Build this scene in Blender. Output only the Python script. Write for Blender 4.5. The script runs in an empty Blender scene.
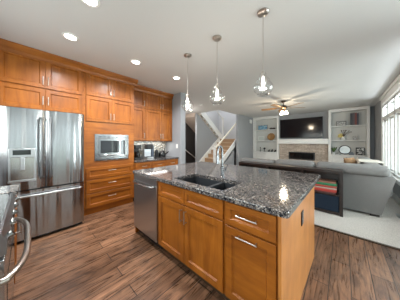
import bpy, bmesh, math, random
from mathutils import Vector, Matrix
C = bpy.context.scene.collection
S = bpy.context.scene
R = math.radians
PI = math.pi
random.seed(7)

# ------------------------------------------------------------------ camera
cd = bpy.data.cameras.new('camera')
cd.sensor_fit = 'HORIZONTAL'; cd.sensor_width = 36.0
cd.lens = 157.3 / 400 * 36.0
cd.shift_y = -8 / 400
cd.clip_start = 0.02; cd.clip_end = 200
cam = bpy.data.objects.new('camera', cd); C.objects.link(cam)
cam.location = (0, 0, 1.35)
cam.rotation_euler = (R(90), 0, R(42.3))
S.camera = cam

# ------------------------------------------------------------------ world, view
w = bpy.data.worlds.new('daylight'); S.world = w; w.use_nodes = True
bg = w.node_tree.nodes['Background']
bg.inputs[0].default_value = (0.86, 0.93, 1.0, 1); bg.inputs[1].default_value = 1.1
S.view_settings.view_transform = 'Standard'
S.view_settings.look = 'None'
S.view_settings.gamma = 1.0
S.view_settings.use_curve_mapping = False
S.view_settings.exposure = 0.6
S.cycles.max_bounces = 10; S.cycles.diffuse_bounces = 6; S.cycles.glossy_bounces = 5
S.cycles.transparent_max_bounces = 12; S.cycles.transmission_bounces = 8
S.cycles.sample_clamp_indirect = 6.0
S.cycles.caustics_reflective = False; S.cycles.caustics_refractive = False

def area(name, loc, rot, sx, sy, power, col=(1, 1, 1)):
    l = bpy.data.lights.new(name, 'AREA'); l.shape = 'RECTANGLE'; l.size = sx; l.size_y = sy
    l.energy = power; l.color = col
    o = bpy.data.objects.new(name, l); C.objects.link(o); o.location = loc; o.rotation_euler = rot
    return o
# daylight at the living room windows, then fill lamps at invented unseen openings
area('daylight_living_windows', (1.35, 5.3, 1.6), (0, R(62), 0), 2.4, 4.0, 125, (.86, .945, 1))
for _y in (-1.45, .05, 1.55):
    area('nook_fill_light', (3.1, _y, 1.4), (0, R(90), 0), 2.0, 1.0, 6, (.86, .945, 1))  # fill at invented nook windows, also mirrored in the steel
area('rear_fill_light', (1.0, -3.1, 1.4), (R(90), 0, 0), 2.8, 2.2, 110, (.86, .945, 1))  # fill lamp at invented rear windows behind the camera
area('range_fill_light', (-2.0, -1.0, 1.7), (R(90), 0, 0), 2.0, 1.1, 28, (.97, .99, 1))  # fill for the left ceiling and refrigerator, at an invented window
area('patio_fill_light', (2.0, 3.55, 1.25), (R(-90), 0, 0), 1.7, 2.2, 215, (.86, .945, 1))  # fill at an invented opening, added to brighten the island end panel
LAMP = 1.0

# ------------------------------------------------------------------ materials
def newmat(name):
    m = bpy.data.materials.new(name); m.use_nodes = True
    nt = m.node_tree; b = nt.nodes['Principled BSDF']
    return m, nt, b
def plain(name, col, rough=.5, metal=0, emit=None, es=1, spec=None):
    m, nt, b = newmat(name)
    b.inputs['Base Color'].default_value = (*col, 1); b.inputs['Roughness'].default_value = rough
    b.inputs['Metallic'].default_value = metal
    if spec is not None: b.inputs['Specular IOR Level'].default_value = spec
    if emit:
        b.inputs['Emission Color'].default_value = (*emit, 1); b.inputs['Emission Strength'].default_value = es
    return m
def coords(nt, scale, kind='Object', rot=(0, 0, 0)):
    tc = nt.nodes.new('ShaderNodeTexCoord'); mp = nt.nodes.new('ShaderNodeMapping')
    mp.inputs['Scale'].default_value = scale; mp.inputs['Rotation'].default_value = rot
    nt.links.new(tc.outputs[kind], mp.inputs['Vector']); return mp.outputs['Vector']
def noise(nt, vec, scale, detail=4, rough=.55, dist=0):
    n = nt.nodes.new('ShaderNodeTexNoise'); n.inputs['Scale'].default_value = scale
    n.inputs['Detail'].default_value = detail; n.inputs['Roughness'].default_value = rough
    n.inputs['Distortion'].default_value = dist
    nt.links.new(vec, n.inputs['Vector']); return n.outputs['Fac']
def ramp(nt, fac, stops, interp='LINEAR'):
    r = nt.nodes.new('ShaderNodeValToRGB'); r.color_ramp.interpolation = interp
    e = r.color_ramp.elements
    while len(e) < len(stops): e.new(0.5)
    for i, (p, c) in enumerate(stops): e[i].position = p; e[i].color = (*c, 1)
    nt.links.new(fac, r.inputs['Fac']); return r.outputs['Color']
def mixc(nt, a, b, fac, mode='MIX'):
    m = nt.nodes.new('ShaderNodeMix'); m.data_type = 'RGBA'; m.blend_type = mode
    for s, v in ((m.inputs[0], fac), (m.inputs[6], a), (m.inputs[7], b)):
        if hasattr(v, 'is_output'): nt.links.new(v, s)
        elif isinstance(v, tuple): s.default_value = (*v, 1)
        else: s.default_value = v
    return m.outputs[2]
def bump(nt, b, h, strength=.2, dist=.01):
    n = nt.nodes.new('ShaderNodeBump'); n.inputs['Strength'].default_value = strength; n.inputs['Distance'].default_value = dist
    nt.links.new(h, n.inputs['Height']); nt.links.new(n.outputs['Normal'], b.inputs['Normal'])

def wood(name, lo, mid, hi, scale, rough=.42):
    m, nt, b = newmat(name)
    v = coords(nt, scale)
    f = noise(nt, v, 1.6, 6, .6, .6)
    blot = noise(nt, coords(nt, (2.2, 2.2, 2.2)), 2.0, 3)
    c1 = ramp(nt, f, [(.25, lo), (.5, mid), (.78, hi)])
    c2 = ramp(nt, blot, [(.3, (.80, .76, .72)), (.7, (1.08, 1.06, 1.02))])
    col = mixc(nt, c1, c2, 1.0, 'MULTIPLY')
    nt.links.new(col, b.inputs['Base Color']); b.inputs['Roughness'].default_value = rough
    b.inputs['Specular IOR Level'].default_value = .35; b.inputs['Coat Weight'].default_value = .12; b.inputs['Coat Roughness'].default_value = .2
    return m
W_LO, W_MID, W_HI = (.19, .051, .0045), (.30, .091, .0075), (.40, .134, .015)
wood_v = wood('honey_maple_upright_grain', W_LO, W_MID, W_HI, (9, 9, .9))
wood_h = wood('honey_maple_level_grain', W_LO, W_MID, W_HI, (.9, .9, 9))
wood_end = wood('pale_maple_end_panel', (.41, .15, .032), (.47, .185, .044), (.53, .225, .062), (7, 7, .6), .4)
toe_m = plain('toe_kick', (.05, .025, .012), .6)

def floor_mat():
    m, nt, b = newmat('hand_scraped_plank_floor')
    br = nt.nodes.new('ShaderNodeTexBrick')
    v = coords(nt, (1, 1, 1), 'Object', (0, 0, R(90)))
    nt.links.new(v, br.inputs['Vector'])
    br.offset = .37; br.offset_frequency = 2
    br.inputs['Scale'].default_value = 1.0
    br.inputs['Brick Width'].default_value = 1.25; br.inputs['Row Height'].default_value = .155
    br.inputs['Mortar Size'].default_value = .004; br.inputs['Mortar Smooth'].default_value = .3
    br.inputs['Color1'].default_value = (.25, .135, .078, 1); br.inputs['Color2'].default_value = (.125, .065, .037, 1)
    br.inputs['Mortar'].default_value = (.012, .007, .005, 1)
    g = noise(nt, coords(nt, (16, 1.1, 1)), 2.2, 8, .7, 1.2)
    gc = ramp(nt, g, [(.3, (.25, .22, .20)), (.5, (.95, .93, .92)), (.7, (1.7, 1.6, 1.55))])
    col = mixc(nt, br.outputs['Color'], gc, .9, 'MULTIPLY')
    kn = noise(nt, coords(nt, (5, 1.6, 1)), 1.7, 4, .6, 1.5)
    kc = ramp(nt, kn, [(.33, (.38, .34, .32)), (.5, (1.0, .97, .95)), (.7, (1.4, 1.35, 1.3))])
    col = mixc(nt, col, kc, .8, 'MULTIPLY')
    nt.links.new(col, b.inputs['Base Color'])
    rr = nt.nodes.new('ShaderNodeMapRange'); rr.inputs[3].default_value = .18; rr.inputs[4].default_value = .40
    nt.links.new(g, rr.inputs[0]); nt.links.new(rr.outputs[0], b.inputs['Roughness'])
    bump(nt, b, g, .25, .004)
    return m
def granite_mat():
    m, nt, b = newmat('speckled_granite')
    v = coords(nt, (1, 1, 1))
    vo = nt.nodes.new('ShaderNodeTexVoronoi'); vo.inputs['Scale'].default_value = 105; nt.links.new(v, vo.inputs['Vector'])
    sep = nt.nodes.new('ShaderNodeSeparateColor'); nt.links.new(vo.outputs['Color'], sep.inputs[0])
    c = ramp(nt, sep.outputs[0], [(0, (.012, .013, .017)), (.26, (.055, .052, .055)), (.42, (.13, .115, .105)), (.58, (.22, .19, .17)),
                                  (.74, (.11, .105, .11)), (.9, (.34, .31, .29))], 'CONSTANT')
    big = noise(nt, v, 9, 3)
    bc = ramp(nt, big, [(.35, (.6, .6, .62)), (.65, (1.2, 1.15, 1.1))])
    c = mixc(nt, c, bc, .8, 'MULTIPLY')
    nt.links.new(c, b.inputs['Base Color']); b.inputs['Roughness'].default_value = .08
    b.inputs['Specular IOR Level'].default_value = .42
    return m
def mosaic_mat():
    m, nt, b = newmat('mosaic_backsplash')
    v = coords(nt, (1, 1, 1))
    br = nt.nodes.new('ShaderNodeTexBrick')
    mp = coords(nt, (1, 1, 1), 'Object', (R(90), 0, R(90)))
    tc = nt.nodes.new('ShaderNodeTexCoord'); sx = nt.nodes.new('ShaderNodeSeparateXYZ'); cb = nt.nodes.new('ShaderNodeCombineXYZ')
    nt.links.new(tc.outputs['Object'], sx.inputs[0]); nt.links.new(sx.outputs[1], cb.inputs[0]); nt.links.new(sx.outputs[2], cb.inputs[1])
    nt.links.new(cb.outputs[0], br.inputs['Vector'])
    br.inputs['Scale'].default_value = 1; br.inputs['Brick Width'].default_value = .05; br.inputs['Row Height'].default_value = .028
    br.inputs['Mortar Size'].default_value = .002
    br.inputs['Color1'].default_value = (0, 0, 0, 1); br.inputs['Color2'].default_value = (1, 1, 1, 1); br.inputs['Mortar'].default_value = (.5, .5, .5, 1)
    c = ramp(nt, br.outputs['Color'], [(0, (.27, .28, .25)), (.22, (.74, .74, .68)), (.45, (.45, .40, .32)), (.62, (.82, .82, .78)), (.85, (.36, .40, .41))], 'CONSTANT')
    nt.links.new(c, b.inputs['Base Color']); b.inputs['Roughness'].default_value = .18
    return m
def stone_mat():
    m, nt, b = newmat('stacked_travertine')
    tc = nt.nodes.new('ShaderNodeTexCoord'); sx = nt.nodes.new('ShaderNodeSeparateXYZ'); cb = nt.nodes.new('ShaderNodeCombineXYZ')
    nt.links.new(tc.outputs['Object'], sx.inputs[0]); nt.links.new(sx.outputs[0], cb.inputs[0]); nt.links.new(sx.outputs[2], cb.inputs[1])
    br = nt.nodes.new('ShaderNodeTexBrick'); nt.links.new(cb.outputs[0], br.inputs['Vector'])
    br.inputs['Scale'].default_value = 1; br.inputs['Brick Width'].default_value = .22; br.inputs['Row Height'].default_value = .06
    br.inputs['Mortar Size'].default_value = .003
    br.inputs['Color1'].default_value = (.52, .45, .39, 1); br.inputs['Color2'].default_value = (.34, .29, .255, 1); br.inputs['Mortar'].default_value = (.25, .2, .16, 1)
    n = noise(nt, coords(nt, (1, 1, 1)), 14, 4)
    c = mixc(nt, br.outputs['Color'], ramp(nt, n, [(.3, (.75, .72, .7)), (.7, (1.2, 1.15, 1.1))]), .9, 'MULTIPLY')
    nt.links.new(c, b.inputs['Base Color']); b.inputs['Roughness'].default_value = .75
    bump(nt, b, n, .4, .02)
    return m
def steel_mat(name, col=(.60, .60, .61), rough=.2, wav=.0):
    m, nt, b = newmat(name)
    b.inputs['Metallic'].default_value = 1; b.inputs['Base Color'].default_value = (*col, 1)
    b.inputs['Roughness'].default_value = rough
    f = noise(nt, coords(nt, (1.0, 3.0, .16)), 2.6, 1.5, .4)
    if wav: bump(nt, b, f, wav, .05)
    return m
def fabric_mat(name, col, var=.25, sc=220):
    m, nt, b = newmat(name)
    n = noise(nt, coords(nt, (1, 1, 1)), sc, 3, .7)
    a = tuple(x * (1 - var) for x in col); c = tuple(min(1, x * (1 + var)) for x in col)
    nt.links.new(ramp(nt, n, [(.3, a), (.7, c)]), b.inputs['Base Color'])
    b.inputs['Roughness'].default_value = .95; b.inputs['Specular IOR Level'].default_value = .15
    bump(nt, b, n, .3, .003)
    return m
def paint(name, col, rough=.6, tex=0):
    m, nt, b = newmat(name)
    b.inputs['Base Color'].default_value = (*col, 1); b.inputs['Roughness'].default_value = rough
    n = noise(nt, coords(nt, (1, 1, 1)), 60 if tex else 180, 3)
    bump(nt, b, n, .12 + tex, .004)
    return m
def clear_glass(name, tint=(1, 1, 1), ior=1.45, extra=.0):
    m, nt, b = newmat(name); nt.nodes.remove(b)
    out = nt.nodes['Material Output']; t = nt.nodes.new('ShaderNodeBsdfTransparent'); g = nt.nodes.new('ShaderNodeBsdfGlossy')
    t.inputs[0].default_value = (*tint, 1); g.inputs['Roughness'].default_value = .03
    mx = nt.nodes.new('ShaderNodeMixShader'); lw = nt.nodes.new('ShaderNodeLayerWeight'); lw.inputs[0].default_value = .5
    pw = nt.nodes.new('ShaderNodeMath'); pw.operation = 'POWER'; pw.inputs[1].default_value = 2.2
    ad = nt.nodes.new('ShaderNodeMath'); ad.operation = 'MULTIPLY_ADD'; ad.inputs[1].default_value = .45; ad.inputs[2].default_value = .03 + extra
    nt.links.new(lw.outputs['Facing'], pw.inputs[0]); nt.links.new(pw.outputs[0], ad.inputs[0]); nt.links.new(ad.outputs[0], mx.inputs[0])
    nt.links.new(t.outputs[0], mx.inputs[1]); nt.links.new(g.outputs[0], mx.inputs[2]); nt.links.new(mx.outputs[0], out.inputs[0])
    return m

M_floor = floor_mat(); granite = granite_mat(); mosaic = mosaic_mat(); stone = stone_mat()
steel = steel_mat('stainless_steel', (.39, .395, .40), .22, 1.0)
steel_dull = steel_mat('brushed_stainless', (.50, .50, .51), .3)
steel_trim = plain('satin_steel_trim', (.28, .275, .27), .14, 1)
steel_dark = plain('dark_steel', (.26, .26, .27), .3, 1)
nickel = plain('brushed_nickel', (.50, .46, .42), .3, 1)
faucet_m = plain('polished_faucet_metal', (.27, .27, .28), .15, 1)
chrome = plain('chrome', (.75, .75, .76), .12, 1)
bronze = plain('oiled_bronze', (.10, .065, .045), .35, .8)
black_gloss = plain('black_glass', (.006, .006, .007), .06)
black_matte = plain('black_plastic', (.014, .014, .015), .4)
dark_gray = plain('dark_plastic', (.06, .06, .065), .35)
ceil_m = paint('ceiling_paint', (.62, .62, .615), .9, .25)
gray_wall = paint('gray_wall_paint', (.305, .315, .332), .7)
beige_wall = paint('beige_wall_paint', (.52, .44, .38), .7)
pale_wall = paint('pale_stair_wall_paint', (.50, .50, .505), .7)
white_trim = plain('white_trim_paint', (.74, .735, .72), .4)
shelf_back = plain('shelf_back_painted_shade', (.56, .56, .54), .6)  # white shelf back grayed, recess shade put into the colour
white_plastic = plain('white_plastic', (.8, .8, .78), .35)
carpet_m = fabric_mat('pale_carpet', (.62, .585, .54), .22, 70)
sofa_m = fabric_mat('gray_sofa_fabric', (.20, .195, .19), .25)
espresso = wood('espresso_wood', (.012, .007, .006), (.02, .012, .010), (.034, .02, .016), (1, 9, 9), .35)
sink_m = plain('dark_composite_sink', (.035, .037, .042), .28)
win_glass = clear_glass('window_glass', (.97, 1, .98))
pend_glass = clear_glass('pendant_glass', (.97, .975, .975), 1.35, .07)
glow = plain('lamp_glow', (1, .95, .88), .4, 0, (1, .96, .90), 2.2)
glow_warm = plain('fan_lamp_glow', (1, .9, .75), .4, 0, (1, .80, .52), 7)
glow_can = plain('can_light_glow', (1, .95, .88), .4, 0, (1, .95, .88), 6)
stair_brown = fabric_mat('stair_riser_brown', (.36, .235, .145), .2, 60)
stair_tread_m = wood('stair_tread_oak', (.42, .31, .21), (.50, .38, .27), (.58, .46, .34), (1, 9, 9))
rail_wood = plain('pale_handrail', (.72, .66, .55), .4)
blade_wood = wood('fan_blade_oak', (.20, .10, .035), (.29, .155, .055), (.37, .21, .08), (5, 5, 5), .4)

# ------------------------------------------------------------------ geometry helpers
class MB:
    def __init__(s): s.bm = bmesh.new()
    def add(s, bm2):
        me = bpy.data.meshes.new('tmp'); bm2.to_mesh(me); bm2.free(); s.bm.from_mesh(me); bpy.data.meshes.remove(me); return s
    def box(s, x0, x1, y0, y1, z0, z1, bev=0, seg=2, mat=None):
        b = bmesh.new(); bmesh.ops.create_cube(b, size=1)
        for v in b.verts: v.co = Vector(((x0 + x1) / 2 + v.co.x * (x1 - x0), (y0 + y1) / 2 + v.co.y * (y1 - y0), (z0 + z1) / 2 + v.co.z * (z1 - z0)))
        if bev: bmesh.ops.bevel(b, geom=b.edges[:], offset=bev, segments=seg, affect='EDGES', profile=.5)
        if mat is not None: b.transform(mat)
        return s.add(b)
    def cyl(s, p0, p1, r0, r1=None, n=16):
        p0, p1 = Vector(p0), Vector(p1); d = p1 - p0
        b = bmesh.new(); bmesh.ops.create_cone(b, cap_ends=True, segments=n, radius1=r0, radius2=r0 if r1 is None else r1, depth=d.length)
        b.transform(Matrix.Translation((p0 + p1) / 2) @ d.to_track_quat('Z', 'Y').to_matrix().to_4x4())
        return s.add(b)
    def tube(s, pts, r, n=10):
        pts = [Vector(p) for p in pts]; b = bmesh.new(); rings = []
        up = Vector((.13, .21, .97))
        for i, p in enumerate(pts):
            t = (pts[min(i + 1, len(pts) - 1)] - pts[max(i - 1, 0)]).normalized()
            a = t.cross(up)
            if a.length < .05: a = t.cross(Vector((1, 0, 0)))
            a.normalize(); c = t.cross(a)
            rr = r[i] if isinstance(r, (list, tuple)) else r
            rings.append([b.verts.new(p + a * rr * math.cos(2 * PI * k / n) + c * rr * math.sin(2 * PI * k / n)) for k in range(n)])
        for A, B in zip(rings, rings[1:]):
            for k in range(n): b.faces.new((A[k], A[(k + 1) % n], B[(k + 1) % n], B[k]))
        b.faces.new(rings[0][::-1]); b.faces.new(rings[-1])
        bmesh.ops.recalc_face_normals(b, faces=b.faces[:])
        return s.add(b)
    def lathe(s, prof, c=(0, 0, 0), n=24, closed=False):
        b = bmesh.new(); c = Vector(c); rings = []
        for r, z in prof:
            if r < 1e-5: rings.append([b.verts.new(c + Vector((0, 0, z)))])
            else: rings.append([b.verts.new(c + Vector((r * math.cos(2 * PI * k / n), r * math.sin(2 * PI * k / n), z))) for k in range(n)])
        for A, B in zip(rings, rings[1:]):
            for k in range(n):
                q = [A[k % len(A)], A[(k + 1) % len(A)], B[(k + 1) % len(B)], B[k % len(B)]]
                u = []
                for v in q:
                    if v not in u: u.append(v)
                if len(u) > 2: b.faces.new(u)
        bmesh.ops.recalc_face_normals(b, faces=b.faces[:])
        return s.add(b)
    def prism(s, poly, axis, a0, a1):
        """poly in the plane normal to axis: 'x': (y,z)  'y': (x,z)  'z': (x,y)"""
        b = bmesh.new()
        def P(p, a): return {'x': (a, p[0], p[1]), 'y': (p[0], a, p[1]), 'z': (p[0], p[1], a)}[axis]
        A = [b.verts.new(P(p, a0)) for p in poly]; B = [b.verts.new(P(p, a1)) for p in poly]
        n = len(poly)
        for k in range(n): b.faces.new((A[k], A[(k + 1) % n], B[(k + 1) % n], B[k]))
        b.faces.new(A[::-1]); b.faces.new(B)
        bmesh.ops.recalc_face_normals(b, faces=b.faces[:])
        return s.add(b)
    def sphere(s, c, r, sc=(1, 1, 1), u=20, v=12):
        b = bmesh.new(); bmesh.ops.create_uvsphere(b, u_segments=u, v_segments=v, radius=r)
        for q in b.verts: q.co = Vector((q.co.x * sc[0], q.co.y * sc[1], q.co.z * sc[2])) + Vector(c)
        return s.add(b)
    def xf(s, m): s.bm.transform(m); return s

def wpos(o):
    p = Vector((0, 0, 0))
    while o is not None: p += o.location; o = o.parent
    return p
def obj(name, mb, m, parent=None, smooth=False, local=False, label=None):
    me = bpy.data.meshes.new(name)
    bm = mb.bm
    xs = [v.co for v in bm.verts]
    lo = Vector((min(c.x for c in xs), min(c.y for c in xs), min(c.z for c in xs)))
    hi = Vector((max(c.x for c in xs), max(c.y for c in xs), max(c.z for c in xs)))
    o = bpy.data.objects.new(name, me)
    if parent is None:
        org = Vector(((lo.x + hi.x) / 2, (lo.y + hi.y) / 2, lo.z)); o.location = org
    else:
        o.parent = parent; org = Vector((0, 0, 0)) if local else wpos(parent)
    bm.transform(Matrix.Translation(-org))
    if smooth:
        for f in bm.faces: f.smooth = True
        for e in bm.edges:
            if len(e.link_faces) == 2 and e.calc_face_angle(0) > R(38): e.smooth = False
    bm.to_mesh(me); bm.free(); me.materials.append(m)
    C.objects.link(o)
    if label: o['label'] = label
    return o
def tag(o, label, cat, group=None):
    o['label'] = label; o['category'] = cat
    if group: o['group'] = group
    return o
def thing(name, label, cat, loc, group=None):
    o = bpy.data.objects.new(name, None); C.objects.link(o); o.location = loc; o.empty_display_size = .1
    return tag(o, label, cat, group)
def struct(name, mb, m, parent=None):
    o = obj(name, mb, m, parent)
    if parent is None: o['kind'] = 'structure'
    return o
def dup(root, loc, label=None, rotz=None):
    r = root.copy(); C.objects.link(r); r.location = loc
    if label: r['label'] = label
    if rotz is not None: r.rotation_euler.z = rotz
    for ch in list(root.children):
        c = ch.copy(); C.objects.link(c); c.parent = r
        for g in list(ch.children):
            d = g.copy(); C.objects.link(d); d.parent = c
    return r
# fronts: dirn '+x','-y','+y'; a = coordinate along the face, f = face position (outer face of carcass)
def place(dirn, a, out, z, f):
    if dirn == '+x': return Vector((f + out, a, z))
    if dirn == '-x': return Vector((f - out, a, z))
    if dirn == '-y': return Vector((a, f - out, z))
    return Vector((a, f + out, z))
def front(dirn, f, a0, a1, z0, z1, t=.02, stile=.057, rec=.014, slope=.010):
    b = bmesh.new()
    def loop(i, out): return [b.verts.new(place(dirn, a, out, z, f)) for a, z in ((a0 + i, z0 + i), (a1 - i, z0 + i), (a1 - i, z1 - i), (a0 + i, z1 - i))]
    e = .002
    L = [loop(0, 0), loop(0, t - e), loop(e, t), loop(stile, t), loop(stile + slope, t - rec)]
    for A, B in zip(L, L[1:]):
        for k in range(4): b.faces.new((A[k], A[(k + 1) % 4], B[(k + 1) % 4], B[k]))
    b.faces.new(L[-1]); b.faces.new(L[0][::-1])
    bmesh.ops.recalc_face_normals(b, faces=b.faces[:])
    return MB().add(b)
def bar_handle(dirn, f, a, z, ln, vertical, off=.032, r=.0055):
    m = MB(); h = ln / 2
    def p(s, out): return place(dirn, a + (0 if vertical else s), out, z + (s if vertical else 0), f)
    m.cyl(p(-h, off), p(h, off), r, n=10)
    for s in (-h * .82, h * .82): m.cyl(p(s, 0), p(s, off), r * .85, n=8)
    return m
def door(parent, dirn, f, a0, a1, z0, z1, ha=None, hz=None, hl=.13, vert=True, name='door', m=None, stile=.057):
    d = obj(name, front(dirn, f, a0, a1, z0, z1, stile=stile), m or (wood_v if name == 'door' else wood_h), parent)
    if ha is not None: obj('handle', bar_handle(dirn, f + (.02 if dirn[0] == '+' else -.02), ha, hz, hl, vert), nickel, d, smooth=True)
    return d

CEIL = 2.74
# ================================================================== STRUCTURE
struct('floor', MB().box(-6.3, 3.0, -2.9, 9.2, -.1, 0), M_floor)
cp = obj('carpet', MB().box(-3.2, .9, 3.15, 9.05, 0, .012), carpet_m); cp['kind'] = 'structure'
struct('trim_1', MB().box(-3.2, .9, 3.11, 3.15, 0, .013), toe_m)
cb = MB()
cb.box(-6.3, 3.0, -2.9, 5.6, CEIL, CEIL + .3); cb.box(-4.0, 3.0, 5.6, 9.3, CEIL, CEIL + .3); cb.box(-6.3, -4.0, 8.75, 9.3, CEIL, CEIL + .3)
struct('ceiling', cb, ceil_m)
struct('wall_left', MB().box(-4.2, -4.07, -.85, 3.07, 0, CEIL), gray_wall)
struct('wall_return', MB().box(-4.07, -3.36, 2.89, 3.07, 0, CEIL), gray_wall)
struct('wall_hall', MB().box(-6.3, -4.2, 2.94, 3.07, 0, CEIL), beige_wall)
struct('wall_hall_end', MB().box(-6.3, -6.15, 3.07, 8.75, 0, 5.2), pale_wall)
struct('wall_hall_shade', MB().prism([(3.07, 0), (7.3, 0), (7.3, 1.2), (5.38, 2.56), (3.07, 2.56)], 'x', -6.15, -6.13), plain('painted_hall_shade', (.05, .044, .042), .6))  # dark sheet: unlit shade under the upper flight put into the colour
struct('wall_stair', MB().prism([(5.4, 0), (7.45, 0), (7.45, 1.25), (5.4, 2.72)], 'x', -5.22, -5.12), gray_wall)
struct('wall_stair_rear', MB().box(-6.15, -4.0, 8.6, 8.75, 0, 5.2), pale_wall)
struct('wall_stair_upper', MB().box(-4.0, -3.85, 5.6, 8.75, CEIL + .3, 5.2), pale_wall)
struct('wall_upper_hall', MB().box(-6.3, -3.85, 4.2, 4.3, CEIL + .3, 5.2), pale_wall)
struct('ceiling_upper', MB().box(-6.3, -3.85, 4.2, 8.75, 5.2, 5.3), ceil_m)
struct('wall_living_left', MB().box(-4.0, -3.88, 7.1, 9.1, 0, CEIL), gray_wall)
struct('wall_far', MB().box(-4.0, 1.05, 9.1, 9.25, 0, CEIL), gray_wall)
struct('baseboard_far', MB().box(.76, .9, 9.08, 9.1, 0.012, .14), white_trim)
struct('baseboard_living_left', MB().box(-3.88, -3.862, 7.1, 8.8, 0, .13), white_trim)

# windows of the living room, in the right wall
WX0, WX1 = .9, 1.05
ys = [3.55, 4.30, 4.32 + .73, 5.79, 6.53, 7.27]
ys = [3.50, 4.26, 5.02, 5.78, 6.54, 7.30]
ZS, ZT = .56, 2.44
rw = MB()
rw.box(WX0, WX1, 3.2, 9.1, 0, ZS - .02); rw.box(WX0, WX1, 3.2, 9.1, ZT + .02, CEIL)
rw.box(WX0, WX1, 3.2, ys[0], ZS - .02, ZT + .02); rw.box(WX0, WX1, ys[-1], 9.1, ZS - .02, ZT + .02)
struct('wall_right', rw, gray_wall)
for i in range(5):
    y0, y1 = ys[i], ys[i + 1]
    f = MB(); t = .05
    for a, b, c, d in ((y0, y1, ZS, ZS + t), (y0, y1, ZT - t, ZT), (y0, y0 + t, ZS, ZT), (y1 - t, y1, ZS, ZT), (y0, y1, 2.00, 2.10)):
        f.box(WX0 - .012, WX1, a, b, c, d)
    for a, b, c, d in ((y0 + t, y1 - t, ZS + t, ZS + t + .035), (y0 + t, y1 - t, 1.96, 2.00), (y0 + t, y0 + t + .03, ZS + t, 2.0), (y1 - t - .03, y1 - t, ZS + t, 2.0)):
        f.box(WX0 + .04, WX0 + .09, a, b, c, d)
    wdw = struct('window_%d' % (i + 1), f, white_trim)
    obj('pane', MB().box(WX0 + .06, WX0 + .064, y0 + t, y1 - t, ZS + t, ZT - t), win_glass, wdw)
tr = MB()
tr.box(WX0 - .03, WX0, ys[0] - .1, ys[-1] + .1, ZT, ZT + .20); tr.box(WX0 - .06, WX0, ys[0] - .12, ys[-1] + .12, ZT + .20, ZT + .28)
tr.box(WX0 - .025, WX0, ys[0] - .1, ys[0], ZS - .1, ZT); tr.box(WX0 - .025, WX0, ys[-1], ys[-1] + .1, ZS - .1, ZT)
tr.box(WX0 - .07, WX0, ys[0] - .12, ys[-1] + .12, ZS - .03, ZS); tr.box(WX0 - .02, WX0, ys[0] - .1, ys[-1] + .1, ZS - .13, ZS - .03)
struct('trim_2', tr, white_trim)
struct('baseboard_right', MB().box(WX0 - .016, WX0, 3.2, 9.1, 0.012, .14), white_trim)

# invented nook on the unseen camera side: glazed bay for daylight and steel reflections
def glazed(name_wall, dirx, pos, a0, a1, wins, n0, z0=.3, z1=2.4):
    m = MB()
    def bx(mm, a, b, c, d, p0=pos, p1=pos + .15):
        if dirx: mm.box(p0, p1, a, b, c, d)
        else: mm.box(a, b, p0, p1, c, d)
    bx(m, a0, a1, 0, z0); bx(m, a0, a1, z1, CEIL)
    e = a0
    for (u, v) in wins: bx(m, e, u, z0, z1); e = v
    bx(m, e, a1, z0, z1)
    struct(name_wall, m, gray_wall)
    for k, (u, v) in enumerate(wins):
        f = MB()
        for a, b, c, d in ((u, v, z0, z0 + .06), (u, v, z1 - .06, z1), (u, u + .06, z0, z1), (v - .06, v, z0, z1), ((u + v) / 2 - .03, (u + v) / 2 + .03, z0, z1)):
            bx(f, a, b, c, d, pos + .03, pos + .12)
        o = struct('window_%d' % (n0 + k), f, white_trim)
        g = MB(); bx(g, u + .05, v - .05, z0 + .05, z1 - .05, pos + .07, pos + .074); obj('pane', g, win_glass, o)
glazed('wall_nook', True, 2.8, -2.75, 3.2, [(-2.0, -.9), (-.5, .6), (1.0, 2.1)], 6)
glazed('wall_rear', False, -2.9, -.55, 2.8, [(-.3, .9), (1.3, 2.4)], 9)
glazed('wall_range', False, -.87, -4.07, -.55, [(-3.0, -1.0)], 11, 1.15, 2.25)  # this window is invented to brighten the ceiling and refrigerator side
glazed('wall_nook_return', False, 3.2, 1.05, 2.95, [(1.15, 2.85)], 12, .08, 2.3)  # glazed opening added so light reaches the island end panel
struct('wall_rear_return', MB().box(-.70, -.55, -2.9, -.85, 0, CEIL), gray_wall)
gr = obj('lawn', MB().box(-8, 40, -30, 60, -.5, -.4), fabric_mat('lawn_grass', (.16, .26, .09), .3, 3)); gr['kind'] = 'structure'

# ================================================================== KITCHEN WALL
XF = -3.47
# --- refrigerator
fr = thing('refrigerator', 'stainless french door refrigerator with water dispenser below the wall of maple cabinets', 'refrigerator', (-3.6, .18, 0))
FX = -3.23
obj('body', MB().box(-4.04, FX, -.275, .632, .02, 1.79, .004), dark_gray, fr)
def curved_door(y0, y1, z0, z1, hole=None, t=.085, bow=.014):
    b = MB(); n = 10; pts = []
    for k in range(n + 1):
        y = y0 + (y1 - y0) * k / n; s = (k / n * 2 - 1)
        pts.append((FX + t + bow * (1 - s * s) - (.02 if k in (0, n) else 0), y))
    poly = [(FX + .004, y0), *pts, (FX + .004, y1)]
    return b.prism(poly, 'z', z0, z1)
YS = .178
dl = obj('door', curved_door(-.272, YS - .003, .712, 1.80), steel, fr, smooth=True, label='left stainless door with ice and water dispenser')
dr = obj('door', curved_door(YS + .003, .630, .712, 1.80), steel, fr, smooth=True)
fz = obj('freezer_drawer', curved_door(-.272, .630, .05, .695), steel, fr, smooth=True)
for d, y in ((dl, YS - .045), (dr, YS + .045)):
    m = MB(); m.tube([(FX + .10, y, .84), (FX + .135, y, .87), (FX + .142, y, 1.25), (FX + .135, y, 1.66), (FX + .10, y, 1.69)], .013)
    obj('handle', m, steel_dark, d, smooth=True)
m = MB(); m.tube([(FX + .09, -.23, .625), (FX + .135, -.21, .63), (FX + .155, .18, .63), (FX + .135, .57, .63), (FX + .09, .59, .625)], .014)
obj('handle', m, steel_dull, fz, smooth=True)
DX = FX + .098
m = MB()
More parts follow.
